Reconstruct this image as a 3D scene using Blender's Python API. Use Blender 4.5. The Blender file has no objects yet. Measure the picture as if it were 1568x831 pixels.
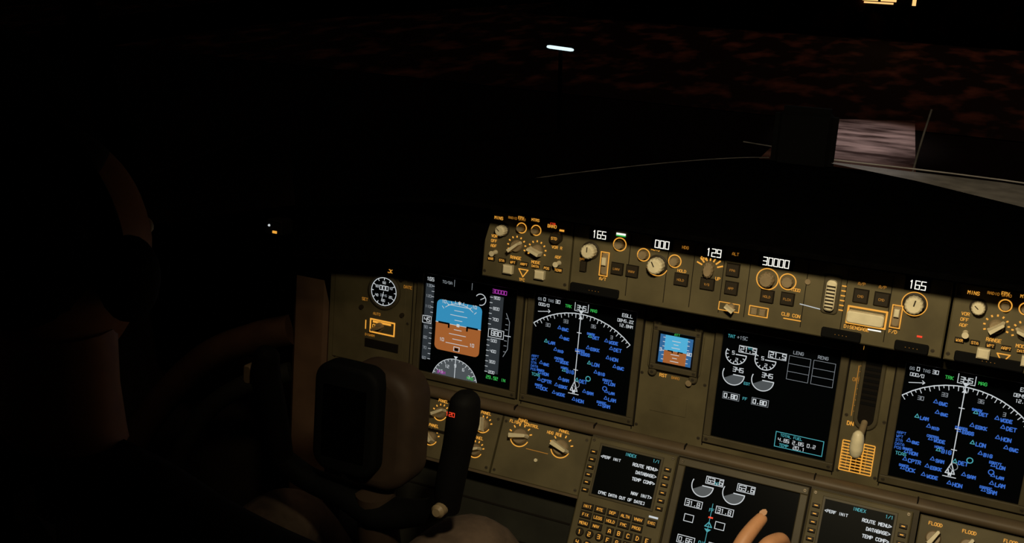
import bpy, bmesh, math, random
from mathutils import Vector, Matrix
random.seed(7)
sc=bpy.context.scene
try:
    sc.view_settings.view_transform='Standard'
    sc.view_settings.look='None'
except Exception: pass
COL=bpy.context.collection
# ------------------------------------------------------------------ materials
MATS={}
def mat(name,col,rough=.55,metal=0,noise=0,scale=60,bump=0,spec=.4,emit=None,es=1,col2=None,detail=4):
    m=bpy.data.materials.new(name);m.use_nodes=True;nt=m.node_tree
    b=nt.nodes['Principled BSDF']
    b.inputs['Base Color'].default_value=(*col,1)
    b.inputs['Roughness'].default_value=rough;b.inputs['Metallic'].default_value=metal
    b.inputs['Specular IOR Level'].default_value=spec
    if noise or bump:
        tc=nt.nodes.new('ShaderNodeTexCoord');n=nt.nodes.new('ShaderNodeTexNoise')
        n.inputs['Scale'].default_value=scale;n.inputs['Detail'].default_value=detail
        nt.links.new(tc.outputs['Object'],n.inputs['Vector'])
        if noise:
            r=nt.nodes.new('ShaderNodeValToRGB')
            c2=col2 or tuple(c*(1+noise) for c in col)
            c1=tuple(c*(1-noise) for c in col)
            r.color_ramp.elements[0].position=.35;r.color_ramp.elements[1].position=.65
            r.color_ramp.elements[0].color=(*c1,1);r.color_ramp.elements[1].color=(*c2,1)
            nt.links.new(n.outputs['Fac'],r.inputs['Fac']);nt.links.new(r.outputs['Color'],b.inputs['Base Color'])
        if bump:
            bp=nt.nodes.new('ShaderNodeBump');bp.inputs['Strength'].default_value=bump;bp.inputs['Distance'].default_value=.001
            nt.links.new(n.outputs['Fac'],bp.inputs['Height']);nt.links.new(bp.outputs['Normal'],b.inputs['Normal'])
    if emit:
        b.inputs['Emission Color'].default_value=(*emit,1);b.inputs['Emission Strength'].default_value=es
        try: m.cycles.emission_sampling='NONE'
        except Exception: pass
    MATS[name]=m;return m
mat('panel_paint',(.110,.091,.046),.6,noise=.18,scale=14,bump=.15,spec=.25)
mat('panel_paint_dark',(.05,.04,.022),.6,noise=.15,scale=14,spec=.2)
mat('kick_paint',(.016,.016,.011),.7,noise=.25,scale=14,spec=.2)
mat('bezel',(.073,.060,.033),.5,noise=.1,scale=30,spec=.3)
mat('rail',(.10,.072,.042),.5,noise=.1,scale=20,spec=.3)
mat('yoke_brown',(.05,.032,.021),.6,noise=.2,scale=16,spec=.22)
mat('red_trim',(.125,.072,.042),.65,noise=.25,scale=10,spec=.2)
mat('side_trim',(.07,.036,.02),.7,noise=.25,scale=10,spec=.15)
mat('black',(.005,.005,.005),.7,spec=.08)
mat('glare_black',(.0012,.0011,.001),.95,noise=.2,scale=60,spec=0)
mat('gap',(.01,.008,.006),.8,spec=.1)
mat('button',(.028,.021,.012),.5,spec=.25)
mat('knob_cream',(.82,.73,.50),.4,noise=.06,scale=80)
mat('knob_brown',(.28,.21,.12),.45,noise=.1,scale=80)
mat('screen',(.0015,.0022,.003),.3,spec=.04)
mat('screen_cdu',(.002,.003,.003),.4,spec=.05)
mat('screw',(.12,.1,.07),.4,metal=.7)
E=lambda n,c,s=1:mat(n,(.01,.01,.01),.6,emit=c,es=s)
E('amber',(1,.44,.055),.85);E('amber_dim',(.7,.28,.03),.5);E('white',(.8,.85,.88),.68);E('white_dim',(.5,.55,.6),.42)
E('digit',(1,.97,.88),1.05);E('blue',(.045,.19,.78),.68);E('cyan',(.1,.62,.7),.55);E('green',(.06,.75,.12),.6);E('magenta',(.6,.06,.6),.6)
E('sky',(.035,.30,.55),.85);E('sky_bright',(.07,.42,.68),.95);E('earth',(.42,.13,.03),.8);E('red',(1,.06,.02),.9);E('tape',(.035,.045,.055),.6);E('gaugegrey',(.09,.105,.115),.7);E('bluedark',(.03,.17,.42),.7)
# ------------------------------------------------------------------ frames
T=math.radians(10);B=math.radians(25)
X=Vector((1,0,0));V=Vector((0,math.sin(T),math.cos(T)));W=Vector((0,-math.cos(T),math.sin(T)))
O=Vector((-.625,0,.95))
def frame(o,x,y,z):
    m=Matrix.Identity(4)
    for i,a in enumerate((x,y,z)):
        for j in range(3): m[j][i]=a[j]
    m.translation=o;return m
PA=frame(O,X,V,W)
PA2=frame(O+W*.004,X,V,W)
PM=frame(O+W*.09,X,V,W)
Vl=V*math.cos(B)-W*math.sin(B);Wl=V*math.sin(B)+W*math.cos(B)
PL=frame(O-V*.215+W*.035,X,Vl,Wl)
# ------------------------------------------------------------------ stroke font
FONT={'A':"00,04,26,44,40;02,42",'B':"00,06,36,45,44,33,03;33,42,41,30,00",'C':"45,36,16,05,01,10,30,41",'D':"00,06,26,44,42,20,00",'E':"46,06,00,40;03,33",'F':"46,06,00;03,33",
'G':"45,36,16,05,01,10,30,41,43,23",'H':"00,06;40,46;03,43",'I':"20,26",'J':"46,41,30,10,01",'K':"00,06;46,03,40",'L':"06,00,40",'M':"00,06,23,46,40",'N':"00,06,40,46",'O':"10,01,05,16,36,45,41,30,10",
'P':"00,06,36,45,44,33,03",'Q':"10,01,05,16,36,45,41,30,10;22,40",'R':"00,06,36,45,44,33,03;23,40",'S':"45,36,16,05,04,13,33,42,41,30,10,01",'T':"06,46;26,20",'U':"06,01,10,30,41,46",'V':"06,20,46",
'W':"06,10,23,30,46",'X':"00,46;06,40",'Y':"06,23,46;23,20",'Z':"06,46,00,40",'0':"00,06,46,40,00",'1':"15,26,20",'2':"06,46,43,03,00,40",'3':"06,46,40,00;03,43",
'4':"40,46;06,03,43",'5':"46,06,03,43,40,00",'6':"46,06,00,40,43,03",'7':"06,46,20",'8':"00,06,46,40,00;03,43",'9':"00,40,46,06,03,43",
'-':"13,33",'.':"20,21",'/':"00,46",'>':"05,43,01",'<':"45,03,41",'[':"36,16,10,30",']':"16,36,30,10",'|':"20,26",'+':"03,43;21,25"}
FONT={k:[[(int(p[0]),int(p[1])) for p in pl.split(',')] for pl in v.split(';')] for k,v in FONT.items()}
# ------------------------------------------------------------------ mesh builder
class MB:
    def __init__(s): s.v=[];s.f=[];s.m=[];s.sm=[];s.names=[];s.zl=0
    def mi(s,n):
        if n not in s.names: s.names.append(n)
        return s.names.index(n)
    def add(s,vs,fs,m,smooth=False):
        b=len(s.v);s.v+=[tuple(p) for p in vs];k=s.mi(m)
        for f in fs: s.f.append(tuple(b+i for i in f));s.m.append(k);s.sm.append(smooth)
    def box(s,u0,v0,w0,u1,v1,w1,m,bev=0,top=None):
        if u0>u1:u0,u1=u1,u0
        if v0>v1:v0,v1=v1,v0
        r=lambda i,w:[(u0+i,v0+i,w),(u1-i,v0+i,w),(u1-i,v1-i,w),(u0+i,v1-i,w)]
        if bev:
            vs=r(0,w0)+r(0,w1-bev)+r(bev,w1);k=3
        else: vs=r(0,w0)+r(0,w1);k=2
        fs=[(3,2,1,0)]
        for j in range(k-1):
            for i in range(4): fs.append((4*j+i,4*j+(i+1)%4,4*j+4+(i+1)%4,4*j+4+i))
        s.add(vs,fs,m)
        q=r(bev,w1);s.add(q,[(0,1,2,3)],top or m)
    def rrect(s,u0,v0,u1,v1,w0,w1,rad,m,n=6,edge=.003):
        pts=[]
        for cx,cy,a in ((u1-rad,v1-rad,0),(u0+rad,v1-rad,90),(u0+rad,v0+rad,180),(u1-rad,v0+rad,270)):
            for i in range(n+1):
                t=math.radians(a+90*i/n);pts.append((cx+rad*math.cos(t),cy+rad*math.sin(t)))
        N=len(pts);b=min(edge,(w1-w0)*.4,rad*.4)
        cx,cy=(u0+u1)/2,(v0+v1)/2
        rings=[(0,w0),(0,w1-b)]
        st=1 if edge<=.003 else 5
        for k in range(1,st+1):
            a=math.pi/2*k/st;rings.append((b*(1-math.cos(a)),w1-b+b*math.sin(a)))
        vs=[]
        for i_,w_ in rings:
            kx=1-i_/((u1-u0)/2);ky=1-i_/((v1-v0)/2);vs+=[(cx+(x-cx)*kx,cy+(y-cy)*ky,w_) for x,y in pts]
        fs=[(j*N+i,j*N+(i+1)%N,(j+1)*N+(i+1)%N,(j+1)*N+i) for j in range(len(rings)-1) for i in range(N)]
        s.add(vs,fs,m,st>1)
        s.add(vs[-N:],[tuple(range(N))],m)
    def lathe(s,u,v,prof,m,n=24,ribs=0,sx=1,sy=1,cap=True):
        for (r0,w0),(r1,w1) in zip(prof[:-1],prof[1:]):
            vs=[]
            for r,w in ((r0,w0),(r1,w1)):
                for i in range(n):
                    a=2*math.pi*i/n;q=r*(1-(ribs if (i%2 and r>0) else 0));vs.append((u+sx*q*math.cos(a),v+sy*q*math.sin(a),w))
            s.add(vs,[(i,(i+1)%n,n+(i+1)%n,n+i) for i in range(n)],m,not ribs)
        r,w=prof[-1]
        if cap and r>0: s.add([(u+sx*r*math.cos(2*math.pi*i/n),v+sy*r*math.sin(2*math.pi*i/n),w) for i in range(n)],[tuple(range(n))],m)
    def poly(s,pts,w,m): s.add([(x,y,w) for x,y in pts],[tuple(range(len(pts)))],m)
    def line(s,p,q,w,lw,m,ext=0):
        dx,dy=q[0]-p[0],q[1]-p[1];L=math.hypot(dx,dy) or 1e-6;dx/=L;dy/=L;h=lw/2
        a=(p[0]-dx*ext,p[1]-dy*ext);b=(q[0]+dx*ext,q[1]+dy*ext);nx,ny=-dy*h,dx*h
        s.add([(a[0]+nx,a[1]+ny,w),(a[0]-nx,a[1]-ny,w),(b[0]-nx,b[1]-ny,w),(b[0]+nx,b[1]+ny,w)],[(0,1,2,3)],m)
    def pl(s,pts,w,lw,m,close=False):
        if close: pts=list(pts)+[pts[0]]
        for a,b in zip(pts[:-1],pts[1:]): s.line(a,b,w,lw,m,lw*.35)
    def arc(s,c,r,a0,a1,w,lw,m,n=None):
        n=n or max(8,int(abs(a1-a0)/7));P=[]
        for i in range(n+1):
            a=math.radians(a0+(a1-a0)*i/n);P+= [(c[0]+(r-lw/2)*math.cos(a),c[1]+(r-lw/2)*math.sin(a),w),(c[0]+(r+lw/2)*math.cos(a),c[1]+(r+lw/2)*math.sin(a),w)]
        s.add(P,[(2*i,2*i+1,2*i+3,2*i+2) for i in range(n)],m)
    def sector(s,c,r,a0,a1,w,m,n=20):
        s.poly([c]+[(c[0]+r*math.cos(math.radians(a0+(a1-a0)*i/n)),c[1]+r*math.sin(math.radians(a0+(a1-a0)*i/n))) for i in range(n+1)],w,m)
    def rect(s,u0,v0,u1,v1,w,lw,m): s.pl([(u0,v0),(u1,v0),(u1,v1),(u0,v1)],w,lw,m,True)
    def text(s,t,u,v,h,w,m,al='l',lw=None,ar=.62):
        cw=h*ar;adv=cw*1.38;L=len(t)*adv-(adv-cw);lw=lw or h*.17
        x=u-(L if al=='r' else L/2 if al=='c' else 0)
        for ch in t:
            for P in FONT.get(ch,[]):
                s.pl([(x+a/4*cw,v+b/6*h) for a,b in P],w,lw,m)
            x+=adv
    def sweep(s,pts,rad,m,n=14,sub=6,cap=True):
        P=[Vector(p) for p in pts];R=[r if isinstance(r,tuple) else (r,r) for r in rad]
        Q=[];S_=[]
        for i in range(len(P)-1):
            p0=P[max(i-1,0)];p1=P[i];p2=P[i+1];p3=P[min(i+2,len(P)-1)]
            for k in range(sub):
                t=k/sub
                Q.append(.5*((2*p1)+(p2-p0)*t+(2*p0-5*p1+4*p2-p3)*t*t+(3*p1-p0-3*p2+p3)*t**3))
                S_.append((R[i][0]*(1-t)+R[i+1][0]*t,R[i][1]*(1-t)+R[i+1][1]*t))
        Q.append(P[-1]);S_.append(R[-1])
        tn=[(Q[min(i+1,len(Q)-1)]-Q[max(i-1,0)]).normalized() for i in range(len(Q))]
        ref=Vector((0,0,1)) if abs(tn[0].z)<.9 else Vector((1,0,0))
        nx=(ref-tn[0]*ref.dot(tn[0])).normalized();vs=[]
        for q,t_,r in zip(Q,tn,S_):
            nx=(nx-t_*nx.dot(t_)).normalized();ny=t_.cross(nx)
            for i in range(n):
                a=2*math.pi*i/n;vs.append(q+nx*r[0]*math.cos(a)+ny*r[1]*math.sin(a))
        k=len(Q);fs=[(j*n+i,j*n+(i+1)%n,(j+1)*n+(i+1)%n,(j+1)*n+i) for j in range(k-1) for i in range(n)]
        s.add(vs,fs,m,True)
        if cap: s.add([vs[i] for i in range(n)],[tuple(reversed(range(n)))],m);s.add([vs[(k-1)*n+i] for i in range(n)],[tuple(range(n))],m)
    def ellipsoid(s,c,r,m,n=20,k=14,fn=None):
        vs=[];c=Vector(c)
        for j in range(k+1):
            th=math.pi*j/k
            for i in range(n):
                a=2*math.pi*i/n;d=Vector((math.sin(th)*math.cos(a),math.sin(th)*math.sin(a),math.cos(th)))
                if fn: d=fn(d)
                vs.append((c.x+r[0]*d.x,c.y+r[1]*d.y,c.z+r[2]*d.z))
        s.add(vs,[(j*n+i,(j+1)*n+i,(j+1)*n+(i+1)%n,j*n+(i+1)%n) for j in range(k) for i in range(n)],m,True)
    def obj(s,name,M=None,parent=None):
        me=bpy.data.meshes.new(name);me.from_pydata(s.v,[],s.f)
        for n in s.names: me.materials.append(MATS[n])
        me.polygons.foreach_set('material_index',s.m);me.polygons.foreach_set('use_smooth',s.sm);me.update()
        o=bpy.data.objects.new(name,me);COL.objects.link(o)
        if parent: o.parent=parent
        elif M: o.matrix_world=M
        return o
def empty(name,M=None):
    e=bpy.data.objects.new(name,None);COL.objects.link(e);e.empty_display_size=.05
    if M: e.matrix_world=M
    return e
# ------------------------------------------------------------------ hardware helpers
def knob(mb,u,v,r,w0,h,m='knob_cream',ptr=True,ang=90):
    mb.lathe(u,v,[(r*1.25,w0),(r*1.25,w0+.0015),(r*1.1,w0+.002)],'button',28)
    mb.lathe(u,v,[(r,w0+.001),(r,w0+h*.75),(r*.9,w0+h*.9),(r*.72,w0+h)],m,28,ribs=.05)
    if ptr:
        a=math.radians(ang);mb.line((u,v),(u+r*.7*math.cos(a),v+r*.7*math.sin(a)),w0+h+.0003,r*.14,'button')
def ringknob(mb,u,v,r,w0,lab='amber'):
    mb.arc((u,v),r,0,360,w0+.0006,.0016,lab,28)
    mb.lathe(u,v,[(r*.72,w0),(r*.72,w0+.009),(r*.6,w0+.011)],'knob_brown',20,ribs=.07)
def barknob(mb,u,v,r,w0,ang,m='knob_cream'):
    mb.lathe(u,v,[(r*1.1,w0),(r*1.05,w0+.004),(r*.9,w0+.007)],'knob_brown',24)
    a=math.radians(ang);c,s=math.cos(a),math.sin(a)
    def tr(x,y): return (u+x*c-y*s,v+x*s+y*c)
    L=r*1.25;h=r*.42
    base=[tr(-L,-h),tr(L,-h*.7),tr(L*1.15,0),tr(L,h*.7),tr(-L,h)];topp=[tr(-L*.9,-h*.7),tr(L*.9,-h*.5),tr(L,0),tr(L*.9,h*.5),tr(-L*.9,h*.7)]
    mb.add([(*p,w0+.004) for p in base]+[(*p,w0+.02) for p in topp],[(i,(i+1)%5,5+(i+1)%5,5+i) for i in range(5)]+[(5,6,7,8,9)],m)
def button(mb,u,v,sx,sy,w0,lab=None,lm='amber_dim'):
    mb.box(u-sx/2-.001,v-sy/2-.001,w0,u+sx/2+.001,v+sy/2+.001,w0+.001,'gap')
    mb.box(u-sx/2,v-sy/2,w0,u+sx/2,v+sy/2,w0+.005,'button',.001)
    if lab: mb.text(lab,u,v-.0015,.0032,w0+.0054,lm,'c')
def screw(mb,u,v,w0):
    mb.lathe(u,v,[(.0028,w0),(.0024,w0+.0008)],'screw',12);mb.line((u-.0018,v),(u+.0018,v),w0+.001,.0006,'gap')
def bezel(mb,u0,v0,u1,v1,w0,bw,h=.007):
    for a in ((u0-bw,v1,u1+bw,v1+bw),(u0-bw,v0-bw,u1+bw,v0),(u0-bw,v0,u0,v1),(u1,v0,u1+bw,v1)):
        mb.box(a[0],a[1],w0,a[2],a[3],w0+h,'bezel',.0012)
    g=.0022
    for a in ((u0-bw-g,v1+bw,u1+bw+g,v1+bw+g),(u0-bw-g,v0-bw-g,u1+bw+g,v0-bw),(u0-bw-g,v0-bw,u0-bw,v1+bw),(u1+bw,v0-bw,u1+bw+g,v1+bw)):
        mb.box(a[0],a[1],w0,a[2],a[3],w0+.0012,'gap')
    for x in (u0-bw*.5,u1+bw*.5):
        for y in (v0-bw*.5,v1+bw*.5): screw(mb,x,y,w0+h)
class Disp:
    def __init__(s,name,M,u0,v1,size,bw=.012,sizev=None):
        s.M=M;s.u0=u0;s.v1=v1;s.s=size;s.sv=sizev or size;s.e=empty(name,M)
        b=MB();bezel(b,u0,v1-s.sv,u0+size,v1,0,bw);b.obj('bezel',parent=s.e)
        b=MB();b.box(u0,v1-s.sv,0,u0+size,v1,.002,'screen');b.obj('glass',parent=s.e)
        s.b=MB();s.w=.0024
    def p(s,x,y): return (s.u0+x*s.s,s.v1-y*s.sv)
    def L(s,pts,m,lw=.006,close=False,dw=0): s.b.pl([s.p(*q) for q in pts],s.w+dw,lw*s.s,m,close)
    def fill(s,pts,m,dw=0): s.b.poly([s.p(*q) for q in reversed(pts)],s.w+dw,m)
    def box(s,x0,y0,x1,y1,m,dw=0): s.fill([(x0,y0),(x1,y0),(x1,y1),(x0,y1)],m,dw)
    def rect(s,x0,y0,x1,y1,m,lw=.006,dw=0): s.L([(x0,y0),(x1,y0),(x1,y1),(x0,y1)],m,lw,True,dw)
    def T(s,t,x,y,h,m,al='l',dw=0,lw=None): s.b.text(t,*s.p(x,y),h*s.s,s.w+dw,m,al,lw and lw*s.s)
    def arc(s,x,y,r,a0,a1,m,lw=.006,dw=0): s.b.arc(s.p(x,y),r*s.s,a0,a1,s.w+dw,lw*s.s,m)
    def sector(s,x,y,r,a0,a1,m,dw=0): s.b.sector(s.p(x,y),r*s.s,a0,a1,s.w+dw,m)
    def done(s): s.b.obj('symbology',parent=s.e)
# ------------------------------------------------------------------ displays
def pfd(u0):
    d=Disp('primary_flight_display',PA,u0,0,.18)
    x0,x1,y0,y1,h=.155,.645,.235,.745,.465
    def rr(ya,yb,top,m):
        r=.05;P=[]
        if top:
            P=[(x0,yb)]+[(x0+r-r*math.cos(a*math.pi/12),ya+r-r*math.sin(a*math.pi/12)) for a in range(7)]+[(x1-r+r*math.sin(a*math.pi/12),ya+r-r*math.cos(a*math.pi/12)) for a in range(7)]+[(x1,yb)]
        else:
            P=[(x1,ya)]+[(x1-r+r*math.cos(a*math.pi/12),yb-r+r*math.sin(a*math.pi/12)) for a in range(7)]+[(x0+r-r*math.sin(a*math.pi/12),yb-r+r*math.cos(a*math.pi/12)) for a in range(7)]+[(x0,ya)]
        d.fill(P,m)
    rr(y0,h,True,'sky');rr(h,y1,False,'earth')
    D=.0003;cx=.4
    d.L([(x0,h),(x1,h)],'white',.006,dw=D)
    for k,wd in ((-4,.12),(-3,.05),(-2,.09),(-1,.04),(1,.04),(2,.09),(3,.05),(4,.12)):
        y=h+k*.048;d.L([(cx-wd,y),(cx+wd,y)],'white',.006,dw=D)
    for t,y in (('10',h-.2),('10',h+.185)):
        d.T(t,cx-.19,y,.03,'white',dw=D);d.T(t,cx+.14,y,.03,'white',dw=D)
    d.arc(cx,h+.02,.235,50,130,'white',.006,dw=D)
    for a in (45,60,70,80,90,100,110,120,135):
        c,s_=math.cos(math.radians(a)),math.sin(math.radians(a));d.L([(cx+.235*c,h+.02-.235*s_),(cx+.262*c,h+.02-.262*s_)],'white',.006,dw=D)
    d.fill([(cx-.02,h-.235),(cx+.02,h-.235),(cx,h-.2)],'white',dw=D)
    for sg in (-1,1):
        d.L([(cx+sg*.21,h+.0),(cx+sg*.1,h+.0),(cx+sg*.1,h+.035)],'screen',.018,dw=D*2)
    d.box(cx-.015,h-.015,cx+.015,h+.015,'white',dw=D*2);d.rect(cx-.03,y1-.06,cx+.03,y1-.02,'white',.006,dw=D);d.box(cx-.02,y1-.05,cx+.02,y1-.02,'screen',dw=2*D)
    d.box(.02,.10,.115,.87,'tape')
    for i in range(15):
        y=.12+i*.053;d.L([(.09,y),(.115,y)],'white',.005,dw=D)
        if i%2==0: d.T('%d'%(100-i*5+30),.03,y+.012,.025,'white_dim',dw=D)
    d.box(-.005+.01,.43,.12,.5,'screen',dw=2*D);d.rect(.01,.43,.105,.5,'white',.006,dw=3*D);d.T('45',.03,.485,.04,'white',dw=3*D)
    d.box(.72,.10,.86,.87,'tape')
    for i in range(15):
        y=.12+i*.053;d.L([(.72,y),(.745,y)],'white',.006,dw=D)
        if i%2==0:d.T('%d00'%(9-i//2),.76,y+.012,.026,'white',dw=D)
    d.box(.7,.43,.89,.51,'screen',dw=2*D);d.rect(.73,.43,.89,.51,'white',.006,dw=3*D);d.T('880',.76,.49,.045,'white',dw=3*D)
    d.L([(.9,.25),(.94,.33),(.94,.6),(.9,.68)],'white_dim',.006,dw=D);d.L([(.9,.47),(.96,.47)],'white',.008,dw=D)
    for y in (.3,.36,.41,.52,.57,.63): d.L([(.9,y),(.925,y)],'white_dim',.006,dw=D)
    d.T('30000',.74,.075,.036,'magenta');d.T('29.92',.74,.93,.03,'green');d.T('IN',.9,.93,.028,'green')
    d.arc(.62,.165,.055,-100,150,'white',.008);d.L([(.62,.165),(.66,.14)],'white',.007);d.T('165',.03,.07,.032,'white')
    for x in (.33,.52): d.L([(x,.02),(x,.085)],'white_dim',.005)
    d.T('TO/GA',.2,.07,.026,'white_dim')
    cy=1.06;r=.25
    d.sector(cx,cy,r,14,166,'gaugegrey')
    d.arc(cx,cy,r,14,166,'white',.006,dw=D)
    for a in range(20,165,10):
        c,s_=math.cos(math.radians(a)),math.sin(math.radians(a));k=.035 if a%30==0 else .02
        d.L([(cx+(r-k)*c,cy-(r-k)*s_),(cx+r*c,cy-r*s_)],'white',.006,dw=D)
        if a%30==0: d.T('%d'%((a//10)%36),cx+(r-.07)*c,cy-(r-.08)*s_,.028,'white','c',dw=D)
    d.L([(cx,cy-.05),(cx,cy-r)],'white',.007,dw=2*D);d.fill([(cx-.022,cy-r-.03),(cx+.022,cy-r-.03),(cx,cy-r)],'white',dw=D)
    d.T('345H',cx-.15,.985,.028,'magenta','c',dw=2*D);d.T('MAG',cx+.17,.985,.028,'green','c',dw=2*D)
    d.done()
def nd(u0,seed):
    rnd=random.Random(seed)
    d=Disp('navigation_display',PA,u0,0,.18);cx,cy,r=.465,.835,.715;D=.0003
    d.arc(cx,cy,r,46,130,'white',.009)
    for a in range(46,131,3):
        c,s_=math.cos(math.radians(a)),math.sin(math.radians(a));k=.04 if a%2==0 else .022
        d.L([(cx+(r-k)*c,cy-(r-k)*s_),(cx+r*c,cy-r*s_)],'white',.006)
    for a,t in ((60,'3'),(78,'36'),(103,'33'),(120,'30')):
        c,s_=math.cos(math.radians(a)),math.sin(math.radians(a));d.T(t,cx+(r-.085)*c,cy-(r-.095)*s_,.03,'white_dim','c')
    d.L([(cx,cy-.05),(cx,cy-r-.03)],'white',.0075);d.fill([(cx-.03,cy-r-.035),(cx+.03,cy-r-.035),(cx,cy-r)],'white')
    for y in (.3,.48,.66):d.L([(cx-.02,y),(cx+.02,y)],'white',.007)
    d.fill([(cx-.02,cy-r+.05),(cx+.02,cy-r+.05),(cx,cy-r+.01)],'white')
    d.T('TRK',cx-.16,.08,.026,'green');d.T('345',cx,.08,.038,'white','c');d.T('MAG',cx+.09,.08,.026,'green')
    d.L([(cx-.065,.02),(cx-.065,.095),(cx-.03,.095)],'white',.006);d.L([(cx+.065,.02),(cx+.065,.095),(cx+.03,.095)],'white',.006)
    d.T('GS',.03,.06,.024,'white_dim');d.T('0',.085,.06,.03,'white');d.T('TAS',.13,.06,.024,'white_dim');d.T('30',.205,.06,.03,'white')
    d.T('000/0',.04,.11,.026,'white');d.L([(.04,.17),(.16,.15)],'white',.006);d.L([(.14,.135),(.16,.15),(.145,.165)],'white',.006)
    d.T('EGLL',.86,.07,.03,'white');d.T('0845.2Z',.82,.12,.026,'white');d.T('12.8NM',.84,.165,.026,'white')
    d.L([(cx,cy-.06),(cx-.035,cy+.03),(cx+.035,cy+.03)],'white',.008,True);d.L([(cx-.05,cy+.06),(cx+.05,cy+.06)],'white',.007);d.T('W',cx,cy+.05,.05,'white','c')
    d.arc(cx+.13,.72,.022,0,360,'cyan',.008);d.arc(cx+.02,.80,.03,0,360,'white_dim',.006);d.arc(cx+.3,.78,.02,0,360,'blue',.008)
    names=['YYZ','LON','BIG','OCK','WODE','EGKK','BNN','LAM','MID','CPTR','DET','EGSS','GWC','SAM','HON']
    pts=[]
    for _ in range(900):
        x=rnd.uniform(.1,.84);y=rnd.uniform(.2,.95)
        if (x-cx)**2+(y-cy)**2>(r-.13)**2 and y<.5: continue
        if abs(x+.06-cx)<.05 : continue
        if all(abs(x-a)>.16 or abs(y-b)>.062 for a,b in pts): pts.append((x,y))
        if len(pts)>34: break
    for x,y in pts:
        d.L([(x,y-.022),(x-.016,y+.008),(x+.016,y+.008)],'cyan' if rnd.random()<.35 else 'blue',.006,True)
        k=rnd.choice((.022,.026,.03));d.T(rnd.choice(names),x+.028,y+.018,k,'blue',lw=.008)
        if rnd.random()<.35: d.T(rnd.choice(names)+rnd.choice(names)[:2],x-.03,y-.014,.018,'blue',lw=.0055)
    for i,t in enumerate(('ARPT','WPT','STA','DATA','POS')): d.T(t,.015,.62+i*.033,.022,'blue')
    d.T('TCAS',.03,.8,.026,'cyan')
    d.done()
def gauge(d,x,y,r,val,fill=True,box=True):
    if fill: d.sector(x,y,r,-150,0,'gaugegrey')
    d.arc(x,y,r,-205,0,'white',.008,dw=.0003)
    if box:
        d.rect(x+.02,y-r*.95,x+.02+.15,y-r*.3,'white',.006,dw=.0003);d.T(val,x+.035,y-r*.42,.04,'white',dw=.0003)
    d.L([(x,y),(x+r,y)],'white',.009,dw=.0003)
def eicas():
    d=Disp('engine_indication_display',PA,.535,0,.18)
    d.T('TAT',.04,.075,.026,'cyan');d.T('+15C',.12,.075,.028,'white_dim')
    for x in (.13,.385):
        gauge(d,x,.215,.09,'21.5',False)
        for a in range(-200,1,25):
            c,s_=math.cos(math.radians(a)),math.sin(math.radians(a));d.L([(x+.07*c,.215-.07*s_),(x+.09*c,.215-.09*s_)],'white',.007)
        d.T('5',x-.035,.22,.03,'white');d.T('2',x,.28,.03,'white')
        gauge(d,x,.40,.095,'380',True,False);d.T('345',x-.01,.37,.038,'white')
        d.T('0.80',x,.62,.036,'white','c',lw=.008);d.rect(x-.07,.57,x+.075,.632,'white_dim',.004)
    d.T('N1',.245,.15,.024,'cyan','c');d.T('EGT',.255,.47,.022,'cyan','c');d.T('FF',.255,.61,.024,'cyan','c')
    for i in range(2):
        x=.58+i*.205;d.T('LENG' if i==0 else 'RENG',x+.03,.115,.026,'white_dim')
        for j in range(3): d.rect(x,.135+j*.07,x+.18,.135+(j+1)*.07,'white_dim',.0035)
    d.rect(.56,.83,.965,.965,'cyan',.006);d.T('TOTAL FUEL',.6,.865,.022,'cyan');d.T('4.85 2.85 0.2',.585,.912,.029,'white')
    d.T('TEMP',.6,.955,.024,'cyan');d.T('20.1',.72,.957,.03,'white')
    d.done()
def lower_du():
    d=Disp('systems_display',PL,.510,-.012,.18)
    for x in (.18,.455):
        gauge(d,x,.13,.095,'63.6')
        d.rect(x-.12,.27,x+.03,.33,'white',.006);d.T('31.8',x-.105,.32,.036,'white')
        d.rect(x-.12,.585,x+.03,.65,'white',.006);d.T('0.66',x-.105,.638,.036,'white')
        d.rect(x-.1,.40,x-.02,.46,'white',.006)
        gauge(d,x,.85,.09,'80')
    d.T('N2',.3,.1,.026,'cyan','c');d.L([(.3,.26),(.3,.62)],'cyan',.005)
    d.L([(.27,.46),(.3,.42),(.33,.46)],'cyan',.008,True);d.T('FF',.3,.33,.026,'cyan','c');d.L([(.29,.38),(.32,.38)],'red',.014);d.fill([(.27,.48),(.33,.48),(.3,.51)],'cyan')
    d.T('OIL P',.3,.62,.026,'cyan','c');d.T('OIL T',.3,.75,.026,'cyan','c');d.T('VIB',.3,.9,.026,'cyan','c')
    d.done()
def isfd():
    d=Disp('standby_flight_display',PA2,.4325,-.022,.060,.009,.056);D=.0003
    d.box(.05,.1,.95,.55,'sky_bright');d.box(.05,.55,.95,.93,'earth')
    d.box(.05,.1,.19,.93,'bluedark',dw=D);d.box(.81,.1,.95,.93,'bluedark',dw=D)
    for k in (-3,-2,-1,1,2,3): d.L([(.44-.05*(k%2),.55+k*.1),(.56+.05*(k%2),.55+k*.1)],'white',.018,dw=D)
    d.L([(.3,.55),(.42,.55),(.42,.6)],'screen',.03,dw=2*D);d.L([(.7,.55),(.58,.55),(.58,.6)],'screen',.03,dw=2*D)
    for i in range(6): d.L([(.14,.18+i*.13),(.19,.18+i*.13)],'white',.018,dw=2*D);d.L([(.81,.18+i*.13),(.86,.18+i*.13)],'white',.018,dw=2*D)
    d.T('80',.83,.59,.08,'white',dw=3*D,lw=.016);d.T('3',.07,.59,.08,'white',dw=3*D,lw=.016);d.T('ATT',.5,.085,.06,'green','c')
    d.done()
pfd(0);nd(.2125,3);nd(.8074,3);eicas();lower_du();isfd()
b=MB()
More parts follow.
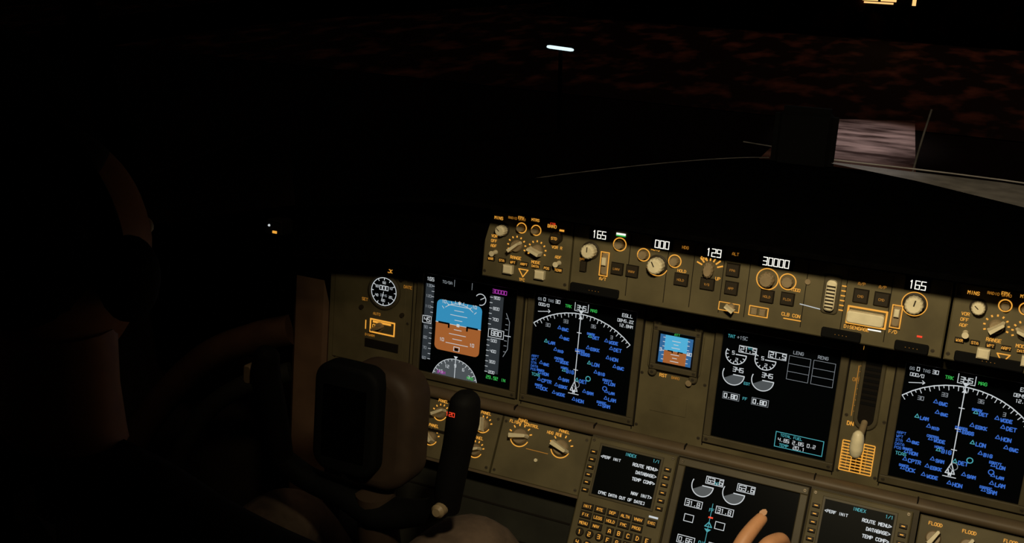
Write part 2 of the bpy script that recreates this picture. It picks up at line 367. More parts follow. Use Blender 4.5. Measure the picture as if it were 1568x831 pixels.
b.rrect(.418,-.092,.506,-.012,0,.003,.01,'panel_paint')
for u,v in ((.428,-.010),(.496,-.010),(.428,-.093),(.496,-.093)): b.lathe(u,v,[(.007,0),(.007,.006),(.005,.008)],'bezel',16);screw(b,u,v,.008)
b.box(.42,.002,0,.505,.02,.006,'bezel',.002);b.lathe(.49,-.1,[(.005,0),(.005,.008)],'knob_brown',16)
b.text('RST',.44,-.1,.005,.0008,'amber','l');b.text('BARO',.46,-.1,.004,.0008,'amber_dim','l')
b.obj('standby_instrument_mount',PA)
# ------------------------------------------------------------------ main instrument panel
b=MB()
b.box(-.195,-.205,-.03,1.35,.04,0,'panel_paint')
for u in (-.022,.2015,.402,.522,.727,.796): b.box(u-.0008,-.2,0,u+.0008,.035,.0005,'gap')
for u in (-.18,-.03,.41,.515,.735,.79): 
    for v in (-.19,-.1,.0): screw(b,u,v,0)
b.box(-.185,-.19,0,-.035,.0,.002,'panel_paint',.0008)
b.box(-.115,-.158,0,-.045,-.142,.004,'gap',.001);b.box(-.07+.0,-.2,0,-.04,-.193,.002,'gap')
b.box(.43,-.16,0,.49,-.13,.0012,'panel_paint')
b.rect(-.105,-.128,-.055,-.104,.0026,.0028,'amber');b.text('OFF',-.1,-.12,.007,.0028,'amber');b.line((-.1,-.108),(-.062,-.108),.0029,.004,'amber')
b.text('AUTO',-.1,-.095,.0045,.0026,'amber_dim');b.text('DISARM',-.115,-.137,.004,.0026,'amber_dim')
barknob(b,-.085,-.116,.008,.002,20,'knob_brown')
b.text('CLOCK',-.09,-.0125,.006,.0026,'amber');b.text('CHR',-.11,-.008,.005,.0026,'amber_dim');b.text('DATE',-.04,-.035,.005,.0026,'amber_dim');b.text('SET',-.125,-.072,.005,.0026,'amber_dim')
for u,v in ((-.125,-.085),(-.04,-.085),(-.125,-.02),(-.045,-.02)): b.lathe(u,v,[(.004,.002),(.004,.006)],'button',12)
b.line((-.115,-.108),(-.115,-.125),.0027,.002,'amber')
b.text('UP',.745,.005,.006,.0008,'amber');b.text('OFF',.736,-.045,.005,.0008,'amber_dim');b.text('DN',.738,-.115,.006,.0008,'amber')
for i in range(9): b.line((.744,-.02-i*.009),(.747,-.02-i*.009),.0008,.0012,'amber_dim')
b.line((.742,-.02),(.742,-.1),.0008,.0012,'amber_dim')
u0,v0=.736,-.188
for i in range(11): b.line((u0,v0+i*.0048),(u0+.047,v0+i*.0048),.0009,.0017,'amber')
for i in range(4): b.line((u0+i*.0157,v0),(u0+i*.0157,v0+.048),.0011,.0014,'amber')
for i in range(6): b.line((u0+.002+i*.007,v0+.003),(u0+.002+i*.007,v0+.044),.0007,.0012,'amber_dim')
b.obj('instrument_panel',PA)
e=empty('clock',PA);b=MB()
b.lathe(-.079,-.048,[(.033,0),(.033,.006),(.0285,.008),(.0275,.005)],'bezel',40);b.sector((-.079,-.048),.028,0,360,.0052,'screen',40)
b.obj('case',parent=e);b=MB();c=(-.079,-.048)
b.arc(c,.0255,0,360,.0057,.0014,'white',40)
for i in range(12):
    a=math.radians(i*30);b.line((c[0]+.021*math.cos(a),c[1]+.021*math.sin(a)),(c[0]+.025*math.cos(a),c[1]+.025*math.sin(a)),.0057,.0014,'white')
for t,a in (('60',90),('10',30),('20',-30),('30',-90),('40',210),('50',150)):
    a=math.radians(a);b.text(t,c[0]+.0165*math.cos(a),c[1]+.0165*math.sin(a)-.002,.004,.0058,'white','c')
b.text('000',c[0],c[1]+.003,.0075,.0058,'white','c');b.text('0845',c[0],c[1]-.009,.004,.0058,'white_dim','c')
b.line(c,(c[0]-.004,c[1]-.018),.006,.001,'white');b.obj('dial_markings',parent=e)
e=empty('landing_gear_lever',PA);b=MB()
b.rrect(.745,-.118,.781,.03,0,.004,.0175,'bezel');b.rrect(.750,-.112,.776,.024,.0,.0046,.0125,'gap')
for i in range(9): b.box(.752,-.005-i*.009,.0046,.774,-.001-i*.009,.0058,'black')
b.obj('slot_plate',parent=e);b=MB()
b.sweep([(.763,-.1,-.01),(.762,-.112,.02),(.760,-.122,.05)],[.005,.005,.006],'knob_brown')
b.sweep([(.760,-.142,.052),(.760,-.138,.055),(.760,-.13,.056),(.760,-.116,.056),(.760,-.108,.055),(.760,-.104,.052)],[(.003,.004),(.009,.0085),(.011,.010),(.0105,.0095),(.009,.008),(.003,.003)],'knob_cream',20)
b.obj('lever_and_wheel_knob',parent=e)
b=MB()
b.box(-.285,-.6,-.05,-.20,.0,-.004,'red_trim',.012)
b.box(-.20,-.6,-.05,-.185,.0,-.012,'gap')
b.obj('trim_1',PA)
# ------------------------------------------------------------------ autopilot panel (glareshield face)
b=MB()
b.box(.302,.036,-.085,.852,.157,0,'panel_paint',.002)
for u in (.395,.455,.495,.54,.578,.66,.715,.775): b.box(u-.0005,.045,0,u+.0005,.14,.0004,'gap')
def window(u,v,n,t,h=.0112):
    wd=n*.0088+.006;b.box(u-wd/2,v-.009,0,u+wd/2,v+.009,.001,'screen');b.text(t,u,v-h/2,h,.0015,'digit','c',lw=.0013,ar=.5)
for u,t in ((.344,'165'),(.444,'000'),(.523,'129'),(.614,'30000'),(.807,'165')): window(u,.133,len(t),t)
knob(b,.332,.106,.0115,0,.018);b.text('SEL',.316,.088,.004,.0006,'amber_dim')
ringknob(b,.378,.123,.010,0);b.line((.371,.139),(.386,.139),.0012,.003,'digit');b.line((.371,.1365),(.386,.1365),.0012,.002,'green')
b.rrect(.352,.072,.363,.107,0,.004,.004,'knob_brown');b.rect(.351,.071,.364,.108,.0045,.0016,'amber');b.box(.354,.088,.004,.361,.1,.010,'knob_cream',.001)
b.text('A/T',.351,.063,.0045,.0006,'amber')
button(b,.378,.085,.018,.017,0,'LNAV');button(b,.402,.085,.018,.017,0,'VNAV');button(b,.378-.055,.08,.009,.016,0)
ringknob(b,.417,.113,.0095,0);ringknob(b,.466,.111,.0095,0);knob(b,.440,.101,.0125,0,.02,ang=120)
b.arc((.440,.101),.0165,200,340,.0006,.0014,'amber');b.text('AUTO',.428,.122,.004,.0006,'amber');b.text('HOLD',.472,.096,.004,.0006,'amber')
button(b,.479,.085,.02,.017,0,'HOLD');b.text('HDG',.475,.132,.004,.0006,'amber_dim')
for k in range(7):
    a=math.radians(20+k*23);b.line((.519+.012*math.cos(a),.108+.012*math.sin(a)),(.519+.021*math.cos(a),.108+.021*math.sin(a)),.0007,.0022,'amber')
b.lathe(.519,.107,[(.010,0),(.010,.010),(.007,.014)],'knob_brown',24,ribs=.08,sx=.8,sy=1.2)
b.text('DN',.505,.12,.0045,.0006,'amber');b.text('UP',.53,.093,.0045,.0006,'amber')
button(b,.519,.085,.02,.016,0,'V/S');button(b,.554,.112,.018,.018,0,'FPA');button(b,.555,.085,.018,.018,0,'APP')
b.text('ALT',.55,.134,.004,.0006,'amber_dim');
ringknob(b,.605,.107,.0155,0);b.lathe(.605,.107,[(.011,.0),(.0105,.014),(.008,.017)],'knob_brown',26,ribs=.06)
ringknob(b,.634,.108,.0115,0);b.text('1000',.64,.096,.004,.0006,'amber')
button(b,.608,.082,.018,.017,0,'HOLD');button(b,.637,.083,.018,.017,0,'FLCH');screw(b,.662,.113,0);b.lathe(.662,.113,[(.004,0),(.004,.003)],'knob_brown',14)
b.rect(.54,.05,.57,.062,.0008,.0012,'amber');barknob(b,.558,.056,.006,0,150);
b.rect(.585,.05,.612,.064,.0008,.0014,'amber');b.box(.588,.052,0,.597,.062,.006,'knob_brown',.001);b.box(.6,.052,0,.609,.062,.006,'knob_brown',.001)
b.text('CLB CON',.632,.058,.0045,.0008,'amber');b.line((.635,.054),(.66,.054),.0008,.0016,'amber')
b.line((.655,.079),(.688,.076),.0009,.0012,'white')
b.rrect(.684,.072,.708,.128,0,.003,.006,'bezel');b.rrect(.689,.078,.703,.122,.003,.013,.0055,'knob_cream')
for i in range(7): b.box(.690,.083+i*.005,.013,.702,.085+i*.005,.0142,'button')
for i in range(6): b.line((.709,.08+i*.007),(.715,.08+i*.007),.0008,.0018,'amber')
b.rect(.722,.064,.774,.088,.0008,.0026,'amber');b.rrect(.722,.067,.772,.084,.002,.014,.004,'knob_cream')
b.text('DISENGAGE',.72,.056,.0045,.0008,'amber');b.line((.752,.0595),(.77,.0595),.001,.002,'digit')
button(b,.736,.105,.019,.018,0,'CMD');button(b,.764,.105,.019,.018,0,'CMD');b.text('A/P',.73,.12,.004,.0008,'amber_dim');b.text('A/P',.758,.12,.004,.0008,'amber_dim')
knob(b,.807,.106,.0125,0,.018,ang=80);b.arc((.807,.106),.0165,0,360,.0006,.0013,'amber')
b.rrect(.781,.07,.792,.1,0,.004,.004,'knob_brown');b.rect(.780,.069,.793,.101,.0045,.0016,'amber');b.box(.783,.085,.004,.790,.096,.010,'knob_cream',.001);b.text('F/D',.78,.06,.0045,.0008,'amber')
b.line((.817,.062),(.824,.062),.0012,.0028,'red')
for u in (.31,.84): screw(b,u,.045,0)
b.obj('autopilot_control_panel',PM)
for i,(u0,u1) in enumerate(((.305,.385),(.690,.745),(.868,.955),(.79,.835))):
    b=MB();b.rrect(u0,.038,u1,.052,0,.004,.003,'black');b.text('- - - -',(u0+u1)/2,.043,.003,.0043,'amber_dim','c');b.obj('annunciator_plate' if i==0 else 'annunciator_plate.%03d'%i,PM)
def efis(du,name):
    b=MB();b.box(.15+du,.036,-.085,.300+du,.157,0,'panel_paint',.002)
    knob(b,.182+du,.116,.009,0,.016,ang=140);ringknob(b,.214+du,.124,.008,0);ringknob(b,.239+du,.124,.008,0)
    b.text('MINS',.166+du,.132,.0045,.0006,'amber');b.text('RADIO BARO',.19+du,.136,.0035,.0006,'amber_dim');b.text('FPV',.207+du,.138,.004,.0006,'amber');b.text('MTRS',.23+du,.138,.004,.0006,'amber')
    b.text('BARO',.258+du,.132,.0045,.0006,'amber');b.lathe(.275+du,.118,[(.010,0),(.0095,.009),(.008,.012)],'button',20);b.text('STD',.27+du,.116,.004,.0125,'amber')
    for u,v,t in ((.208,.094,'RANGE'),(.243,.092,'MODE')):
        barknob(b,u+du,v,.009,0,40 if u<.22 else 160)
        for k in range(9):
            a=math.radians(-20+k*28);b.line((u+du+.0135*math.cos(a),v+.0135*math.sin(a)),(u+du+.0165*math.cos(a),v+.0165*math.sin(a)),.0007,.0022,'amber')
        b.text(t,u+du,v-.0215,.0045,.0006,'amber','c')
    b.text('VOR',.163+du,.102,.0042,.0006,'amber');b.text('OFF',.163+du,.094,.0042,.0006,'amber');b.text('ADF',.163+du,.086,.0042,.0006,'amber')
    b.text('VOR R',.268+du,.1,.0042,.0006,'amber');b.text('ADF',.275+du,.085,.0042,.0006,'amber')
    for u in (.172,.282):
        b.lathe(u+du,.078,[(.004,0),(.003,.012),(.0045,.016)],'knob_cream',12)
    for i in range(7):
        b.box(.160+du+i*.0195,.064,0,.172+du+i*.0195,.0705,.004,'button',.0008);b.text(('WXR','STA','WPT','ARPT','DATA','POS','TERR')[i],.166+du+i*.0195,.0655,.0036,.0044,'amber','c')
    for u in (.198,.253): b.box(u-.008+du,.048,0,u+.008+du,.062,.010,'knob_cream',.002)
    b.pl([(.215+du,.058),(.231+du,.058),(.223+du,.046)],.0008,.0016,'amber',True);b.text('TFC',.217+du,.039,.004,.0008,'amber')
    b.text('CTR',.262+du,.136,.0035,.0006,'red');b.line((.278+du,.13),(.286+du,.13),.0007,.003,'amber')
    for u in (.155,.295): screw(b,u+du,.045,0);screw(b,u+du,.13,0)
    b.obj(name,PM)
efis(0,'efis_control_panel');efis(.705,'efis_control_panel.001')
# ------------------------------------------------------------------ glareshield (black hood)
def hood_edge(u):
    return max(-.02,.53-1.24*max(0,.483-u)**1.317)-.3*max(0,(u-1.0)/.7)
def hood_drop(u): return .16*(max(0,(.13-u)/.7))**1.3
def glareshield():
    bm=bmesh.new();rows=[]
    N=80
    for i in range(N+1):
        u=-.62+i*(1.45+.62+.35)/N
        drop=hood_drop(u)
        lipw=.160-.04*min(1,max(0,(.13-u)/.35))
        def pw(v,w): return O+X*u+V*v+W*w
        yf=hood_edge(u)
        low=.030-.03*min(1,max(0,-u/.3))
        tz=.95+.163-drop
        ya=-.10;yb=ya+(yf-ya)*.35;yc=ya+(yf-ya)*.75
        P=[pw(low,.002),pw(low,.092),pw(.157-drop,.092),pw(.157-drop,lipw),pw(.160-drop,lipw+.004),pw(.166-drop,lipw-.004),
           Vector((O.x+u,yb,tz+.010)),Vector((O.x+u,yc,tz-.012)),Vector((O.x+u,yf,tz-.033)),Vector((O.x+u,yf+.015,tz-.07)),Vector((O.x+u,yf+.015,.7))]
        if 0.149<u<1.006: P[0]=pw(.157,.003);P[1]=pw(.157,.02)
        rows.append([bm.verts.new(p) for p in P])
    for a,b_ in zip(rows[:-1],rows[1:]):
        for j in range(len(a)-1): bm.faces.new((a[j],b_[j],b_[j+1],a[j+1]))
    me=bpy.data.meshes.new('glareshield');bm.to_mesh(me);bm.free();me.materials.append(MATS['glare_black'])
    o=bpy.data.objects.new('glareshield',me);COL.objects.link(o)
glareshield()
# ------------------------------------------------------------------ rail under main panel
b=MB()
b.sweep([(-.05,-.211,.012),(.3,-.211,.012),(.7,-.211,.012),(1.35,-.211,.012)],[(.014,.010)]*4,'rail',14,4)
b.box(-.05,-.245,-.02,1.35,-.222,.012,'gap')
for u in (.2,.345,.5,.705,.855,1.05): b.box(u-.001,-.2225,.01,u+.001,-.199,.0235,'gap')
b.obj('panel_hand_rail',PA)
# ------------------------------------------------------------------ lower panels
b=MB()
b.box(.012,-.100,-.02,.184,0,0,'panel_paint',.0015);b.box(.187,-.100,-.02,.346,0,0,'panel_paint',.0015)
b.box(-.05,-.104,-.03,.348,-.100,-.001,'rail');
for u,v,a in ((.070,-.021,30),(.154,-.024,100),(.151,-.068,20),(.064,-.066,140),(.224,-.028,10),(.299,-.030,-20)):
    r=.0125 if u>.2 else .0095
    barknob(b,u,v,r,0,a)
    for k in range(6):
        aa=math.radians(20+k*28);b.line((u+r*1.4*math.cos(aa),v+r*1.4*math.sin(aa)),(u+r*1.75*math.cos(aa),v+r*1.75*math.sin(aa)),.0008,.002,'amber')
    b.arc((u,v),r*1.35,200,340,.0008,.0016,'amber')
    b.text('PANEL',u,v+r*2,.0045,.0008,'amber','c')
b.text('FLIGHT CONTROL',.2,-.008,.0045,.0008,'amber');b.text('HDG REF',.27,-.012,.0045,.0008,'amber');b.line((.24,-.045),(.28,-.045),.0008,.001,'amber_dim')
b.lathe(.262,-.06,[(.003,0),(.003,.003)],'knob_cream',10)
for u in (.02,.178,.193,.34):
    for v in (-.008,-.092): screw(b,u,v,0)
b.box(.03,-.055,0,.11,-.05,.001,'gap')
b.box(.862,-.12,-.02,1.3,0,0,'panel_paint',.0015)
for u in (.884,.93,.985): barknob(b,u,-.03,.010,0,60);b.text('FLOOD',u,-.012,.0045,.0008,'amber','c')
b.obj('lower_instrument_panel',PL)
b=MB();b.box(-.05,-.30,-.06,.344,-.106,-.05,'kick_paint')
for v in (-.15,-.2): b.box(-.04,v,-.05,.33,v+.003,-.048,'gap')
b.obj('kick_panel',PL)
b=MB()
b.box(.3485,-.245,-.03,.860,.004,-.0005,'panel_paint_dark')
b.obj('center_console',PL)
# ------------------------------------------------------------------ flight management computers
def cdu(u0,name):
    e=empty(name,PL);b=MB();u1=u0+.146
    b.box(u0,-.229,0,u1,0,.009,'panel_paint',.002)
    su0,su1,sv1,sv0=u0+.022,u0+.122,-.011,-.090
    b.box(su0-.004,sv0-.004,.009,su1+.004,sv1+.004,.0105,'bezel',.0008);b.box(su0,sv0,.009,su1,sv1,.0108,'screen_cdu')
    for i in range(6):
        v=sv1-.013-i*.0125
        for s_,uu in ((0,u0+.005),(1,u0+.130)):
            b.box(uu,v-.003,.009,uu+.011,v+.003,.013,'button',.0008);b.line((uu+.003,v),(uu+.008,v),.0134,.0014,'amber')
    for u in (u0+.006,u1-.006):
        for v in (-.005,-.224): screw(b,u,v,.009)
    rows=[('INIT','RTE','DEP','ALTN','VNAV'),('FIX','LEGS','HOLD','FMC','PROG')]
    for r,row in enumerate(rows):
        for c,t in enumerate(row):
            uu=u0+.012+c*.0215;v=-.106-r*.0135
            b.box(uu,v-.0105,.009,uu+.0185,v,.013,'button',.0008);b.text(t,uu+.0092,v-.0075,.0042,.0134,'amber','c')
    b.box(u0+.122,-.1165,.009,u0+.137,-.106,.014,'button',.0008);b.text('EXEC',u0+.1295,-.113,.0036,.0144,'amber','c')
    b.line((u0+.122,-.102),(u0+.137,-.102),.0095,.003,'white')
    keys=['123','456','789','.0-'];
    for r in range(4):
        for c in range(3):
            uu=u0+.018+c*.0165;v=-.153-r*.0165;b.lathe(uu,v,[(.0065,.009),(.0065,.0125),(.0055,.0135)],'button',14);b.text(keys[r][c],uu,v-.003,.006,.014,'amber','c')
    al='ABCDEFGHIJKLMNOPQRSTUVWXYZ/<-+'
    for r in range(6):
        for c in range(5):
            uu=u0+.066+c*.0155;v=-.14-r*.0145;b.box(uu-.0058,v-.0055,.009,uu+.0058,v+.0055,.013,'button',.001);b.text(al[r*5+c],uu,v-.003,.006,.0134,'amber','c')
    for c in range(2): b.box(u0+.012+c*.0215,-.1435,.009,u0+.0305+c*.0215,-.133,.013,'button',.0008);b.text(('MENU','NAV')[c],u0+.0212+c*.0215,-.1405,.0042,.0134,'amber','c')
    b.obj('housing_and_keys',parent=e);b=MB()
    W_=.0112;h=.0045
    b.text('INDEX',u0+.072,sv1-.007,h,W_,'cyan','c');b.text('1/1',su1-.002,sv1-.007,h,W_,'cyan','r')
    y=sv1-.019
    b.text('<PERF INIT',su0+.002,y,.004,W_,'white',lw=.0009)
    for i,t in enumerate(('ROUTE MENU>','DATABASE>','TEMP COMP>',None,'NAV INIT>')):
        if t: b.text(t,su1-.002,y-i*.0112-.001,h,W_,'white','r',lw=.0011)
    b.text('[FMC DATA OUT OF DATE]',u0+.072,sv0+.003,.0042,W_,'white','c',lw=.001)
    b.obj('screen_text',parent=e)
cdu(.349,'flight_management_keypad');cdu(.706,'flight_management_keypad.001')
# ------------------------------------------------------------------ control yoke
e=empty('control_yoke',PA);b=MB()
b.rrect(.045,-.25,.174,-.064,.29,.352,.045,'yoke_brown',10,.02);b.obj('hub_housing',parent=e)
b=MB();b.rrect(.026,-.225,.134,-.058,.345,.376,.028,'black',8,.008);b.box(.045,-.20,.376,.116,-.09,.378,'glare_black');b.obj('checklist_holder',parent=e)
b=MB()
b.sweep([(-.036,-.235,.36),(.005,-.262,.345),(.06,-.275,.335),(.12,-.29,.33),(.18,-.275,.335),(.225,-.25,.35),(.247,-.22,.362)],[(.018,.02),(.02,.018),(.024,.02),(.034,.025),(.024,.02),(.02,.018),(.018,.02)],'black',16)
b.sweep([(-.036,-.24,.36),(-.042,-.2,.365),(-.052,-.14,.37),(-.062,-.10,.372),(-.060,-.068,.372),(-.058,-.058,.372)],[(.016,.02),(.02,.022),(.021,.021),(.024,.022),(.019,.018),(.008,.008)],'black',16)
b.sweep([(.247,-.24,.36),(.252,-.2,.365),(.262,-.14,.37),(.268,-.10,.372),(.270,-.068,.372),(.270,-.056,.372)],[(.018,.019),(.021,.021),(.022,.021),(.026,.023),(.024,.020),(.011,.01)],'black',16)
b.obj('wheel_horns',parent=e)
b=MB();b.rrect(-.094,-.118,-.078,-.088,.365,.385,.006,'knob_brown')
b.lathe(.248,-.232,[(.010,.36),(.010,.39),(.006,.395)],'knob_brown',16);b.text('120',.254,-.086,.0055,.397,'red','l')
b.obj('switches',parent=e)
b=MB();b.sweep([(.112,-.26,.33),(.115,-.4,.30),(.12,-.62,.24),(.12,-.95,.2)],[.03,.034,.036,.05],'yoke_brown',18)
b.obj('column',parent=e)
# ------------------------------------------------------------------ side handrail
b=MB()
b.sweep([(-.66,-.6,.10),(-.60,-.45,.08),(-.545,-.345,.05),(-.46,-.245,.02),(-.36,-.19,.0),(-.29,-.165,-.02)],[(.035,.03)]*6,'side_trim',14)
b.sweep([(-.52,-.6,.10),(-.49,-.47,.08),(-.45,-.36,.05),(-.38,-.29,.02),(-.29,-.25,-.02)],[(.02,.02)]*5,'kick_paint',12)
b.obj('sidewall_handrail',PA)
# ------------------------------------------------------------------ cockpit shell
def wbox(name,c,s,m,rot=(0,0,0),bev=.01):
    bm=bmesh.new();bmesh.ops.create_cube(bm,size=1)
    bmesh.ops.scale(bm,vec=s,verts=bm.verts)
    if bev: bmesh.ops.bevel(bm,geom=bm.edges[:],offset=bev,segments=3,affect='EDGES')
    me=bpy.data.meshes.new(name);bm.to_mesh(me);bm.free();me.materials.append(MATS[m]);o=bpy.data.objects.new(name,me);COL.objects.link(o);o.location=c;o.rotation_euler=rot;return o
mat('sidewall',(.03,.02,.015),.8,noise=.3,scale=6)
mat('window_post',(.016,.008,.006),.8,noise=.3,scale=6,spec=.1)
mat('post_black',(.0025,.0025,.0025),.9,spec=.03)
mat('carpet',(.01,.009,.009),.95,noise=.4,scale=120)
mat('lit_hood_grey',(.30,.28,.27),.7,noise=.2,scale=30)  # paler grey for the part of the hood top that catches light
mat('seal_grey',(.06,.055,.052),.8,noise=.5,scale=40)
wbox('floor',(0,-.9,-.02),(3.0,3.2,.04),'carpet')
wbox('ceiling',(0,-.9,2.12),(2.6,2.6,.04),'sidewall')
wbox('wall_left',(-1.35,-.9,.5),(.04,3.0,1.0),'sidewall')
wbox('wall_right',(1.45,-.9,.5),(.04,3.0,1.0),'sidewall')
wbox('wall_back',(0,-2.42,1.05),(2.9,.04,2.1),'sidewall')
PF=lambda u,y,z:Vector((O.x+u,y,.95+z))
def beam(name,pts,rad,m='post_black'):
    b=MB();b.sweep([tuple(PF(*p)) for p in pts],rad,m,12,4);return b.obj(name)
wbox('trim_2',PF(.543,.53,.155),(.118,.05,.165),'post_black',(math.radians(-8),0,math.radians(4)),.015)
beam('window_wiper',[(.738,.62,.08),(.748,.64,.17),(.757,.65,.232)],[.002,.002,.002],'seal_grey')
beam('trim_4',[(-1.0,.15,.30),(-.6,.42,.36),(0,.62,.42)],[(.03,.02)]*3)
beam('trim_5',[(-.62,.0,-.05),(-.70,.0,.25),(-.72,-.05,.7)],[(.03,.03)]*3,'window_post')
b=MB()
q=[PF(.60,.535,.137),PF(.60,.515,.140),PF(.76,.435,.149),PF(.98,.272,.168),PF(1.25,.2,.172),PF(1.25,.46,.145),PF(.9,.535,.137)]
b.add([tuple(p) for p in q],[(0,1,2,3,4,5,6)],'lit_hood_grey')  # plate paints the lit wedge of the glareshield top, not a separate sill
b.sweep([tuple(PF(.60,.545,.139)),tuple(PF(.9,.545,.139)),tuple(PF(1.25,.47,.147))],[.0014]*3,'lit_hood_grey',8,4)
b.obj('lit_hood_wedge')
b=MB();pts=[]
for k in range(14):
    u=.09+k*.03;pts.append(tuple(PF(u,hood_edge(u)-.002,.163-hood_drop(u)-.030)))
b.sweep(pts,[.0008]*len(pts),'seal_grey',8,2)
b.sweep([tuple(PF(.42,.56,.15)),tuple(PF(.50,.56,.146))],[.0012]*2,'seal_grey',8,6);b.obj('window_seal')
b=MB();b.rrect(-.012,-.012,.02,.014,-.03,.0,.004,'black');b.lathe(-.005,.004,[(.0022,0),(.0015,.002)],'white',10);b.box(.003,-.008,0,.011,-.004,.002,'amber')
b.obj('indicator_light',frame(Vector((-.831,-.155,1.051)),X,V,W))
# ------------------------------------------------------------------ seat and pilot
mat('seat_cloth',(.022,.020,.021),.95,noise=.3,scale=90,bump=.3)
mat('shirt',(.012,.013,.018),.9,noise=.2,scale=30)
mat('trousers',(.11,.075,.05),.9,noise=.2,scale=40)
mat('skin',(.55,.27,.13),.5,noise=.08,scale=40,bump=.2)
mat('hair',(.008,.006,.005),.7,noise=.3,scale=120)
e=empty('pilot_seat')
def part(name,c,s,m,par,rot=(0,0,0),bev=.03):
    o=wbox(name,c,s,m,rot,bev);o.parent=par;return o
part('backrest',(-.58,-1.08,.88),(.44,.11,.62),'seat_cloth',e,(math.radians(-8),0,0),.045)
part('headrest',(-.58,-1.13,1.27),(.24,.08,.15),'seat_cloth',e,(math.radians(-8),0,0),.03)
part('cushion',(-.56,-.83,.46),(.46,.5,.12),'seat_cloth',e,(0,0,0),.04)
part('pedestal',(-.56,-.85,.2),(.28,.34,.4),'seat_cloth',e,(0,0,0),.02)
for sx in (-.81,-.33): part('armrest',(sx,-.86,.68),(.05,.34,.04),'seat_cloth',e,(0,0,0),.015)
def skin(name,verts,edges,rad,m,par,lv=2):
    me=bpy.data.meshes.new(name);me.from_pydata([tuple(v) for v in verts],edges,[]);o=bpy.data.objects.new(name,me);COL.objects.link(o)
    me.materials.append(MATS[m]);sk=o.modifiers.new('Skin','SKIN');sk.use_smooth_shade=True
    for i,r in enumerate(rad):
        d=me.skin_vertices[0].data[i];d.radius=r if isinstance(r,tuple) else (r,r);d.use_root=(i==0)
    ss=o.modifiers.new('Sub','SUBSURF');ss.levels=lv;ss.render_levels=lv
    o.parent=par;return o
P=empty('pilot')
wr=Vector((.0151,-.426,.707))
skin('shirt_body',[(-.57,-.86,.58),(-.57,-.90,.74),(-.57,-.92,.92),(-.57,-.91,1.04),(-.57,-.885,1.10),
  (-.43,-.90,1.045),(-.375,-.87,1.0),(-.27,-.66,.80),(-.20,-.60,.765),(-.02,-.455,.708),
  (-.71,-.90,1.045),(-.765,-.87,1.0),(-.83,-.80,.76),(-.81,-.75,.72),(-.75,-.66,.67)],
  [(0,1),(1,2),(2,3),(3,4),(3,5),(5,6),(6,7),(7,8),(8,9),(3,10),(10,11),(11,12),(12,13),(13,14)],
  [(.15,.12),(.145,.115),(.165,.12),(.13,.095),.062,.075,.066,.050,.046,.034,.075,.066,.05,.046,.034],'shirt',P)
skin('trousers',[(-.57,-.84,.58),(-.48,-.78,.58),(-.42,-.5,.62),(-.365,-.31,.665),(-.37,-.2,.44),(-.38,-.1,.14),(-.66,-.78,.58),(-.70,-.5,.60),(-.72,-.31,.615),(-.72,-.2,.42),(-.71,-.1,.14)],
  [(0,1),(1,2),(2,3),(3,4),(4,5),(0,6),(6,7),(7,8),(8,9),(9,10)],[(.15,.12),.10,.085,.074,.058,.045,.10,.085,.066,.058,.045],'trousers',P)
for sx in (-.38,-.71):
    b=MB();b.sweep([(sx,-.15,.05),(sx,-.08,.06),(sx,.02,.045),(sx,.10,.035)],[(.04,.04),(.06,.045),(.035,.045),(.02,.035)],'black',14);b.obj('shoe',parent=P)
b=MB()
def hf(d):
    d=d.copy()
    if d.z<0:
        k=1-.28*(-d.z);d.x*=k
        if d.y<0: d.y*=1-.35*(-d.z)
        else: d.y*=1-.05*(-d.z)
    if d.y>0: 
        fx=math.exp(-(d.x/.14)**2)
        d.y+= .20*fx*math.exp(-((d.z+.12)/.16)**2)
        d.y+= .05*math.exp(-(d.x/.3)**2)*math.exp(-((d.z+.5)/.1)**2)
        d.y+= .06*math.exp(-(d.x/.3)**2)*math.exp(-((d.z+.82)/.12)**2)
        for s_ in (-1,1): d.y-=.07*math.exp(-((d.x-s_*.38)/.16)**2)*math.exp(-((d.z-.05)/.12)**2)
    return d
H=Vector((-.563,-.83,1.285))
b.ellipsoid(H,(.076,.098,.122),'skin',36,28,hf)
for s_ in (-1,1):
    b.ellipsoid(H+Vector((s_*.029,.084,.006)),(.012,.010,.010),'knob_cream',12,8)
    b.ellipsoid(H+Vector((s_*.029,.092,.006)),(.005,.004,.005),'black',10,6)
    b.ellipsoid(H+Vector((s_*.078,-.005,-.01)),(.010,.018,.031),'skin',14,10)
b.sweep([tuple(H+Vector((0,-.03,-.19))),tuple(H+Vector((0,-.022,-.13))),tuple(H+Vector((0,-.015,-.07)))],[.062,.055,.055],'skin',18)
b.obj('head',parent=P)
b=MB()
def hair(d):
    d=d.copy()
    if d.y>.3 and d.z<.55: d.y*=.6;d.x*=.9
    if d.z<-.15: d.z*=.75;d.x*=.9
    return d
b.ellipsoid(H+Vector((0,-.014,.018)),(.083,.098,.117),'hair',30,22,hair);b.obj('hair',parent=P)
b=MB();b.sweep([tuple(H+Vector((.088*math.cos(a),-.01,.135*math.sin(a)))) for a in [math.pi*i/8 for i in range(9)]],[(.012,.005)]*9,'black',10,3)
for s_ in (-1,1): b.ellipsoid(H+Vector((s_*.092,-.005,-.008)),(.022,.034,.042),'black',18,12)
b.sweep([tuple(H+Vector((-.1,.01,-.02))),tuple(H+Vector((-.09,.08,-.07))),tuple(H+Vector((-.03,.125,-.08)))],[.003,.003,.006],'black',8,4)
b.obj('headset',parent=P)
